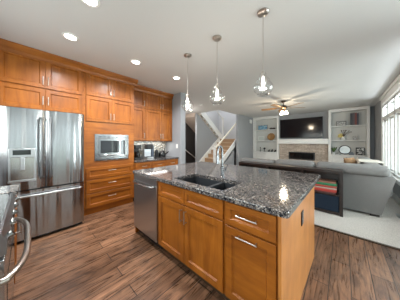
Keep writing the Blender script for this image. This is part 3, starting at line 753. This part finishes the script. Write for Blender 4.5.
def bookcase(name, label, x0, x1):
    t = thing(name, label, 'bookcase', ((x0 + x1) / 2, BY + .15, 0.012), 'built-in bookcases beside the fireplace')
    m = MB(); s = .085
    m.box(x0, x0 + s, BY, 9.09, .012, 2.735); m.box(x1 - s, x1, BY, 9.09, .012, 2.735); m.box(x0 + s, x1 - s, BY, 9.09, 2.62, 2.735); obj('back_panel', MB().box(x0 + s, x1 - s, 9.06, 9.09, .8, 2.62), shelf_back, t)
    m.box(x0 + s, x1 - s, BY + .02, 9.06, .012, .79); obj('body', m, white_trim, t)
    for z in (.82, 1.43, 2.03): obj('shelf', MB().box(x0 + s, x1 - s, BY + (-.02 if z < 1 else .01), 9.06, z - .03, z, .003), white_trim, t)
    xm = (x0 + x1) / 2
    for a0, a1, ka in ((x0 + s, xm - .002, xm - .04), (xm + .002, x1 - s, xm + .04)):
        d = door(t, '-y', BY + .02, a0, a1, .10, .775, m=white_trim)
        m = MB(); m.sphere((ka, BY - .022, .70), .014); m.cyl((ka, BY, .70), (ka, BY - .02, .70), .006); obj('knob', m, bronze, d, smooth=True)
    return t
bookcase('bookcase', 'white built-in bookcase left of the fireplace by the gray wall', -3.86, -2.488)
bookcase('bookcase', 'white built-in bookcase right of the fireplace by the windows', -.472, .755)
S1, S2, S3 = .82, 1.43, 2.03
def framed(name, label, x0, x1, z, h, y, fm, pm, cat='picture frame', bw=.02):
    t = thing(name, label, cat, ((x0 + x1) / 2, y, z))
    m = MB(); m.box(x0, x1, y, y + .02, z, z + bw); m.box(x0, x1, y, y + .02, z + h - bw, z + h); m.box(x0, x0 + bw, y, y + .02, z + bw, z + h - bw); m.box(x1 - bw, x1, y, y + .02, z + bw, z + h - bw)
    obj('frame', m, fm, t); obj('picture', MB().box(x0 + bw, x1 - bw, y + .006, y + .014, z + bw, z + h - bw), pm, t); return t
def art(name, stops, sc):
    m, nt, b = newmat(name); n = noise(nt, coords(nt, (1, 1, 2)), sc, 3); nt.links.new(ramp(nt, n, stops), b.inputs['Base Color']); b.inputs['Roughness'].default_value = .4; return m
blueart = art('blue_landscape_print', [(.35, (.05, .16, .30)), (.5, (.16, .36, .52)), (.62, (.5, .6, .62)), (.75, (.15, .2, .1))], 7)
grayart = art('gray_photo_print', [(.4, (.6, .6, .58)), (.5, (.3, .3, .3)), (.65, (.08, .08, .08))], 16)
# left bookcase
framed('landscape_picture', 'blue landscape picture on the top shelf of the left bookcase', -3.62, -3.08, S3, .27, 8.93, plain('tan_frame', (.35, .22, .12), .5), blueart, 'picture', .015)
m = MB(); m.prism([(-.13, 0), (.13, 0), (.15, .05), (.10, .10), (.0, .085), (-.06, .11), (-.15, .06)], 'y', -.03, .03).xf(Matrix.Translation((-2.83, 8.93, S3))); tag(obj('driftwood_figurine', m, plain('dark_wood_carving', (.05, .035, .03), .5)), 'small dark carving beside the blue picture', 'figurine')
t = thing('decorative_plate', 'round brown wooden plate standing on the middle shelf of the left bookcase', 'plate', (-2.90, 8.95, S2))
m = MB(); m.lathe([(0, -.012), (.12, -.010), (.19, .02), (.20, .035), (.19, .032), (.12, .008), (0, .004)], n=28).xf(Matrix.Translation((-2.90, 8.96, S2 + .205)) @ Matrix.Rotation(R(80), 4, 'X')); obj('plate', m, blade_wood, t, smooth=True)
obj('stand', MB().box(-2.97, -2.83, 8.93, 9.02, S2, S2 + .03), espresso, t)
framed('glass_frame', 'pale glass picture frame on the middle shelf of the left bookcase', -3.62, -3.28, S2, .24, 8.97, white_plastic, plain('pale_print', (.55, .58, .55), .3))
m = MB(); m.lathe([(0, 0), (.04, 0), (.045, .02), (.015, .05), (.012, .2), (.03, .22), (.03, .24), (0, .24)], (-3.48, 8.92, S1)); tag(obj('candlestick', m, black_matte, smooth=True), 'tall dark candlestick on the lower ledge of the left bookcase', 'candlestick')
m = MB(); m.sphere((-3.25, 8.92, S1 + .17), .055); m.cyl((-3.25, 8.92, S1), (-3.25, 8.92, S1 + .13), .014); m.cyl((-3.25, 8.92, S1), (-3.25, 8.92, S1 + .015), .05); tag(obj('globe_ornament', m, black_matte, smooth=True), 'small black ball ornament on a stem in the left bookcase', 'ornament')
for i, x in enumerate((-3.02, -2.86, -2.70)):
    m = MB(); h = .11 + .02 * (i % 2); m.box(x - .05, x + .05, 8.9, 8.95, S1, S1 + h * .6, .012); m.sphere((x + .03, 8.925, S1 + h * .75), .035)
    tag(obj('animal_figurine', m, black_matte, smooth=True), ['small dark figurine nearest the ball ornament on the lower ledge', 'small dark figurine, middle of the three on the lower ledge', 'small dark figurine nearest the stone fireplace on the lower ledge'][i], 'figurine', 'dark figurines in the left bookcase')
# right bookcase
framed('photo_frame', 'black framed photo on the top shelf of the right bookcase', -.22, .10, S3, .20, 8.93, black_matte, grayart)
for i, (x0, x1, h, c, lab) in enumerate(((.215, .285, .49, (.05, .05, .06), 'tall black book on the top shelf next to the framed photo'), (.287, .345, .50, (.10, .085, .09), 'tall gray book between two books on the top shelf'),
                                    (.347, .405, .49, (.20, .045, .035), 'tall red book on the top shelf of the right bookcase'), (.407, .455, .47, (.045, .05, .075), 'tall navy book at the end of the top shelf row'))):
    t = thing('book', lab, 'book', ((x0 + x1) / 2, 8.95, S3), 'tall books on the right bookcase')
    obj('cover', MB().box(x0, x0 + .004, 8.86, 9.04, S3, S3 + h).box(x1 - .004, x1, 8.86, 9.04, S3, S3 + h).box(x0 + .004, x1 - .004, 8.86, 8.864, S3, S3 + h), plain('book_cloth', c, .5), t)
    obj('pages', MB().box(x0 + .004, x1 - .004, 8.864, 9.035, S3 + .005, S3 + h - .005), plain('paper', (.7, .66, .58), .8), t)
t = thing('flower_vase', 'white vase with yellow flowers and twigs on the middle shelf', 'vase', (-.05, 8.93, S2))
m = MB(); m.lathe([(0, 0), (.05, 0), (.07, .05), (.05, .11), (.035, .13), (.04, .14), (.03, .13), (0, .02)], (-.0, 8.93, S2)); obj('vase', m, white_plastic, t, smooth=True)
m = MB()
for k in range(12):
    a = random.uniform(0, 2 * PI); r = random.uniform(0, .11); m.sphere((-.06 + r * math.cos(a), 8.93 + r * .5 * math.sin(a), S2 + .18 + random.uniform(-.05, .09)), random.uniform(.03, .045), u=8, v=6)
obj('blossom', m, plain('yellow_petals', (.62, .50, .18), .7), t, smooth=True)
m = MB()
for k in range(8):
    a = random.uniform(-.4, 1.1); m.tube([(0, 8.93, S2 + .12), (.10 * math.sin(a), 8.93, S2 + .26), (.28 * math.sin(a), 8.92, S2 + .26 + .15 * math.cos(a))], .006, 6)
    m.sphere((.28 * math.sin(a), 8.92, S2 + .26 + .15 * math.cos(a)), .018, u=6, v=5)
obj('twigs', m, plain('brown_twig', (.09, .05, .03), .7), t)
framed('photo_frame', 'tiny dark picture frame on the middle shelf by the flowers', .29, .43, S2 + .0, .16, 8.95, plain('gray_frame', (.25, .24, .22), .5), grayart)
t = thing('potted_plant', 'small potted plant on the lower ledge next to the round mirror', 'plant', (-.30, 8.93, S1))
m = MB(); m.lathe([(0, 0), (.045, 0), (.06, .09), (.05, .09), (0, .08)], (-.30, 8.93, S1)); obj('pot', m, white_plastic, t, smooth=True)
m = MB()
for k in range(16):
    a = k * 2.4; m.tube([(-.30, 8.93, S1 + .08), (-.30 + .05 * math.cos(a), 8.93 + .04 * math.sin(a), S1 + .2), (-.30 + .11 * math.cos(a), 8.93 + .08 * math.sin(a), S1 + .26 + .03 * (k % 3))], [.01, .02, .004], 6)
obj('leaves', m, plain('leaf_green', (.07, .13, .04), .6), t)
t = thing('round_mirror', 'round mirror with dark rim leaning in the right bookcase', 'mirror', (.05, 9.0, S1))
m = MB(); m.lathe([(.165, -.012), (.195, -.012), (.195, .012), (.165, .012), (.165, -.012)], n=36).xf(Matrix.Translation((.05, 9.0, S1 + .196)) @ Matrix.Rotation(R(84), 4, 'X')); obj('rim', m, black_matte, t, smooth=True)
m = MB(); m.lathe([(0, -.004), (.166, -.004), (.166, .004), (0, .004)], n=36).xf(Matrix.Translation((.05, 9.0, S1 + .196)) @ Matrix.Rotation(R(84), 4, 'X')); obj('glass', m, plain('mirror_glass', (.8, .82, .82), .04, 1), t)
m = MB(); m.lathe([(0, 0), (.05, 0), (.055, .01), (.055, .07), (.045, .07), (0, .02)], (-.12, 8.88, S1)); tag(obj('candle_cup', m, grayart, smooth=True), 'small gray candle cup in front of the round mirror', 'candle')
m = MB(); m.box(.17, .33, 8.86, 8.94, S1, S1 + .07, .008); m.box(.20, .30, 8.87, 8.93, S1 + .07, S1 + .12, .01); tag(obj('keepsake_box', m, plain('blue_gray_box', (.20, .23, .26), .5)), 'small blue gray box right of the round mirror', 'box')
framed('matted_picture', 'black framed picture with white mat on the lower ledge', .375, .635, S1, .31, 8.96, black_matte, art('dark_print', [(.45, (.75, .75, .73)), (.5, (.05, .05, .05))], 9), bw=.03)

# ================================================================== CONSOLE TABLE WITH GAMES
kn = thing('console_table', 'dark wood console table with open cubbies behind the sofa', 'console table', (-1.1, 3.92, .012))
KX0, KX1, KY0, KY1, KH = -2.05, 0.0, 3.78, 4.10, .825
obj('top', MB().box(KX0, KX1, KY0, KY1, KH - .05, KH, .003), espresso, kn)
for x in (KX0, -1.35, -.40 - .25, KX1 - .05): obj('upright', MB().box(x, x + .05, KY0, KY1, .012, KH - .05), espresso, kn)
obj('bottom_panel', MB().box(KX0 + .05, KX1 - .05, KY0, KY1, .03, .07), espresso, kn)
obj('back_panel', MB().box(KX0 + .05, KX1 - .05, KY1 - .015, KY1, .07, KH - .05), espresso, kn)
obj('shelf', MB().box(-.60, KX1 - .05, KY0 + .01, KY1 - .015, .36, .38), espresso, kn)
obj('shelf', MB().box(-1.30, -.65, KY0 + .01, KY1 - .015, .36, .38), espresso, kn)
t = thing('storage_bin', 'navy blue fabric bin in the lower cubby of the console', 'storage bin', (-.32, 3.93, .07))
obj('body', MB().box(-.595, -.055, KY0 + .012, KY1 - .03, .07, .352, .01), fabric_mat('navy_canvas', (.016, .026, .042), .2), t)
games = [(.035, (.10, .03, .025), 'dark maroon board game box at the bottom of the stack'), (.05, (.50, .05, .035), 'red board game box, second from the bottom'), (.028, (.50, .42, .36), 'cream board game box between two red game boxes'),
         (.038, (.46, .06, .04), 'red board game box just under the green one'), (.045, (.025, .22, .10), 'green board game box in the stack'), (.03, (.30, .15, .10), 'pinkish brown board game box on top of the stack')]
z = .38
for h, c, lab in games:
    dx = random.uniform(-.012, .012)
    t = thing('board_game_box', lab, 'board game', (-.30 + dx, 3.92, z), 'board games in the console cubby')
    x0, x1 = -.46 + dx, -.09 + dx
    obj('tray', MB().box(x0 + .003, x1 - .003, KY0 + .025, KY1 - .04, z, z + h * .5), plain('game_tray', tuple(q * .7 for q in c), .5), t)
    obj('lid', MB().box(x0, x1, KY0 + .022, KY1 - .037, z + h * .5, z + h - .0008, .002), plain('game_lid', c, .4), t); z += h

# ================================================================== SECTIONAL SOFA
sf = thing('sectional_sofa', 'gray fabric sectional sofa with back toward the kitchen', 'sofa', (-.8, 4.7, .012))
SY = 4.19
SZ0 = .055
obj('back_frame', MB().prism([(-2.20, SZ0), (.50, SZ0), (.66, .70), (.64, .75), (-2.22, .75), (-2.24, .70)], 'y', SY, SY + .20), sofa_m, sf)
obj('base', MB().box(-2.18, .52, SY + .2, 5.10, SZ0, .34, .02).box(-.22, .52, 5.1, 6.9, SZ0, .34, .02), sofa_m, sf)
obj('side_back', MB().box(.44, .66, SY + .2, 6.9, .34, .74, .04, 3), sofa_m, sf)
obj('arm', MB().box(-2.24, -2.04, SY + .2, 5.12, .34, .66, .05, 3), sofa_m, sf)
for x0, x1 in ((-2.03, -1.27), (-1.26, -.46), (-.45, .43)):
    obj('seat_cushion', MB().box(x0, x1, SY + .42, 5.14, .34, .50, .05, 3), sofa_m, sf, smooth=True)
for x0, x1, h in ((-2.22, -1.27, .89), (-1.26, -.45, .92), (-.44, .60, .925)):
    b = MB().box(x0, x1, SY - .075, SY + .24, .735, h, .08, 5)
    obj('back_cushion', b, sofa_m, sf, smooth=True)
for y0, y1 in ((5.15, 6.0), (6.01, 6.88)):
    obj('seat_cushion', MB().box(-.24, .43, y0, y1, .34, .50, .05, 3), sofa_m, sf, smooth=True)
for y0, y1 in ((4.45, 5.25), (5.26, 6.05), (6.06, 6.88)):
    obj('back_cushion', MB().box(.30, .60, y0, y1, .50, .90, .09, 4), sofa_m, sf, smooth=True)
for x, y in ((-2.1, 4.25), (.42, 4.25), (-2.1, 5.0), (.42, 6.8), (-.15, 6.8)):
    obj('foot', MB().box(x - .06, x + .06, y - .04, y + .04, .012, SZ0), espresso, sf)
def pillow(name, label, c, s, m, rot):
    b = bmesh.new(); bmesh.ops.create_cube(b, size=1); bmesh.ops.subdivide_edges(b, edges=b.edges[:], cuts=7, use_grid_fill=True)
    for v in b.verts:
        x, y, z = v.co * 2; f = (1 - x ** 4) * (1 - z ** 4)
        v.co = Vector((x * s[0] * (1 - .06 * (1 - z * z)), y * s[1] * (.12 + .88 * max(0, f) ** .5), z * s[2] * (1 - .06 * (1 - x * x))))
    b.transform(Matrix.Translation(c) @ rot)
    return tag(obj(name, MB().add(b), m, smooth=True), label, 'pillow')
pillow('throw_pillow', 'brown throw pillow on the sofa below the framed picture', (.17, 5.6, .735), (.22, .075, .22), fabric_mat('brown_pillow', (.22, .13, .07), .3), Matrix.Rotation(R(65), 4, 'Z') @ Matrix.Rotation(R(-20), 4, 'X'))
th = MB(); th.box(.27, .64, 5.05, 5.75, .895, .915, .008); th.box(.62, .645, 5.05, 5.75, .62, .905, .008); th.box(.26, .285, 5.05, 5.75, .60, .905, .008)
tag(obj('throw_blanket', th, fabric_mat('cream_knit', (.50, .47, .42), .2, 60)), 'cream throw blanket draped on the window side of the sofa', 'blanket')

fv = thing('floor_register', 'small metal floor vent in the carpet between sofa and windows', 'floor vent', (.78, 4.5, .012))
obj('plate', MB().box(.72, .84, 4.3, 4.65, .012, .017), steel_dull, fv)

# ================================================================== TREES OUTSIDE THE LIVING ROOM WINDOWS
leaf_m = fabric_mat('tree_foliage', (.10, .19, .05), .5, 5)
bark_m = plain('tree_bark', (.10, .075, .055), .9)
def tree(x, y, h, r, label, seed):
    rnd = random.Random(seed)
    t = thing('tree', label, 'tree', (x, y, -.4), 'trees beyond the living room windows')
    m = MB(); m.tube([(x, y, -.4), (x + .08, y, h * .35), (x, y + .1, h * .7)], [.20, .15, .07], 10)
    for k in range(5):
        a = k * 1.3; m.tube([(x, y, h * (.42 + .05 * k)), (x + r * .6 * math.cos(a), y + r * .6 * math.sin(a), h * (.6 + .05 * k))], [.07, .03], 6)
    obj('trunk', m, bark_m, t, smooth=True)
    m = MB()
    b = bmesh.new()
    for k in range(1500):
        a, e = rnd.uniform(0, 2 * PI), rnd.uniform(-1, 1); q = rnd.uniform(.35, 1) ** .6
        lump = 1 + .18 * math.sin(3 * a + seed) * math.cos(4 * e)
        c = Vector((x + r * q * lump * math.cos(a) * math.sqrt(1 - e * e), y + r * q * lump * math.sin(a) * math.sqrt(1 - e * e), h * .68 + r * 1.05 * q * e))
        u = Vector((rnd.gauss(0, 1), rnd.gauss(0, 1), rnd.gauss(0, 1))).normalized(); v = u.orthogonal().normalized(); s = rnd.uniform(.10, .2)
        b.faces.new([b.verts.new(c + d) for d in (u * s * 1.5, v * s * .7, -u * s * 1.5, -v * s * .7)])
    m.add(b); obj('crown', m, leaf_m, t)
tree(2.7, 15.5, 6.2, 2.1, 'leafy green tree nearest the living room windows', 1)
tree(5.6, 24.0, 7.5, 2.9, 'larger leafy tree standing farther back on the lawn', 2)
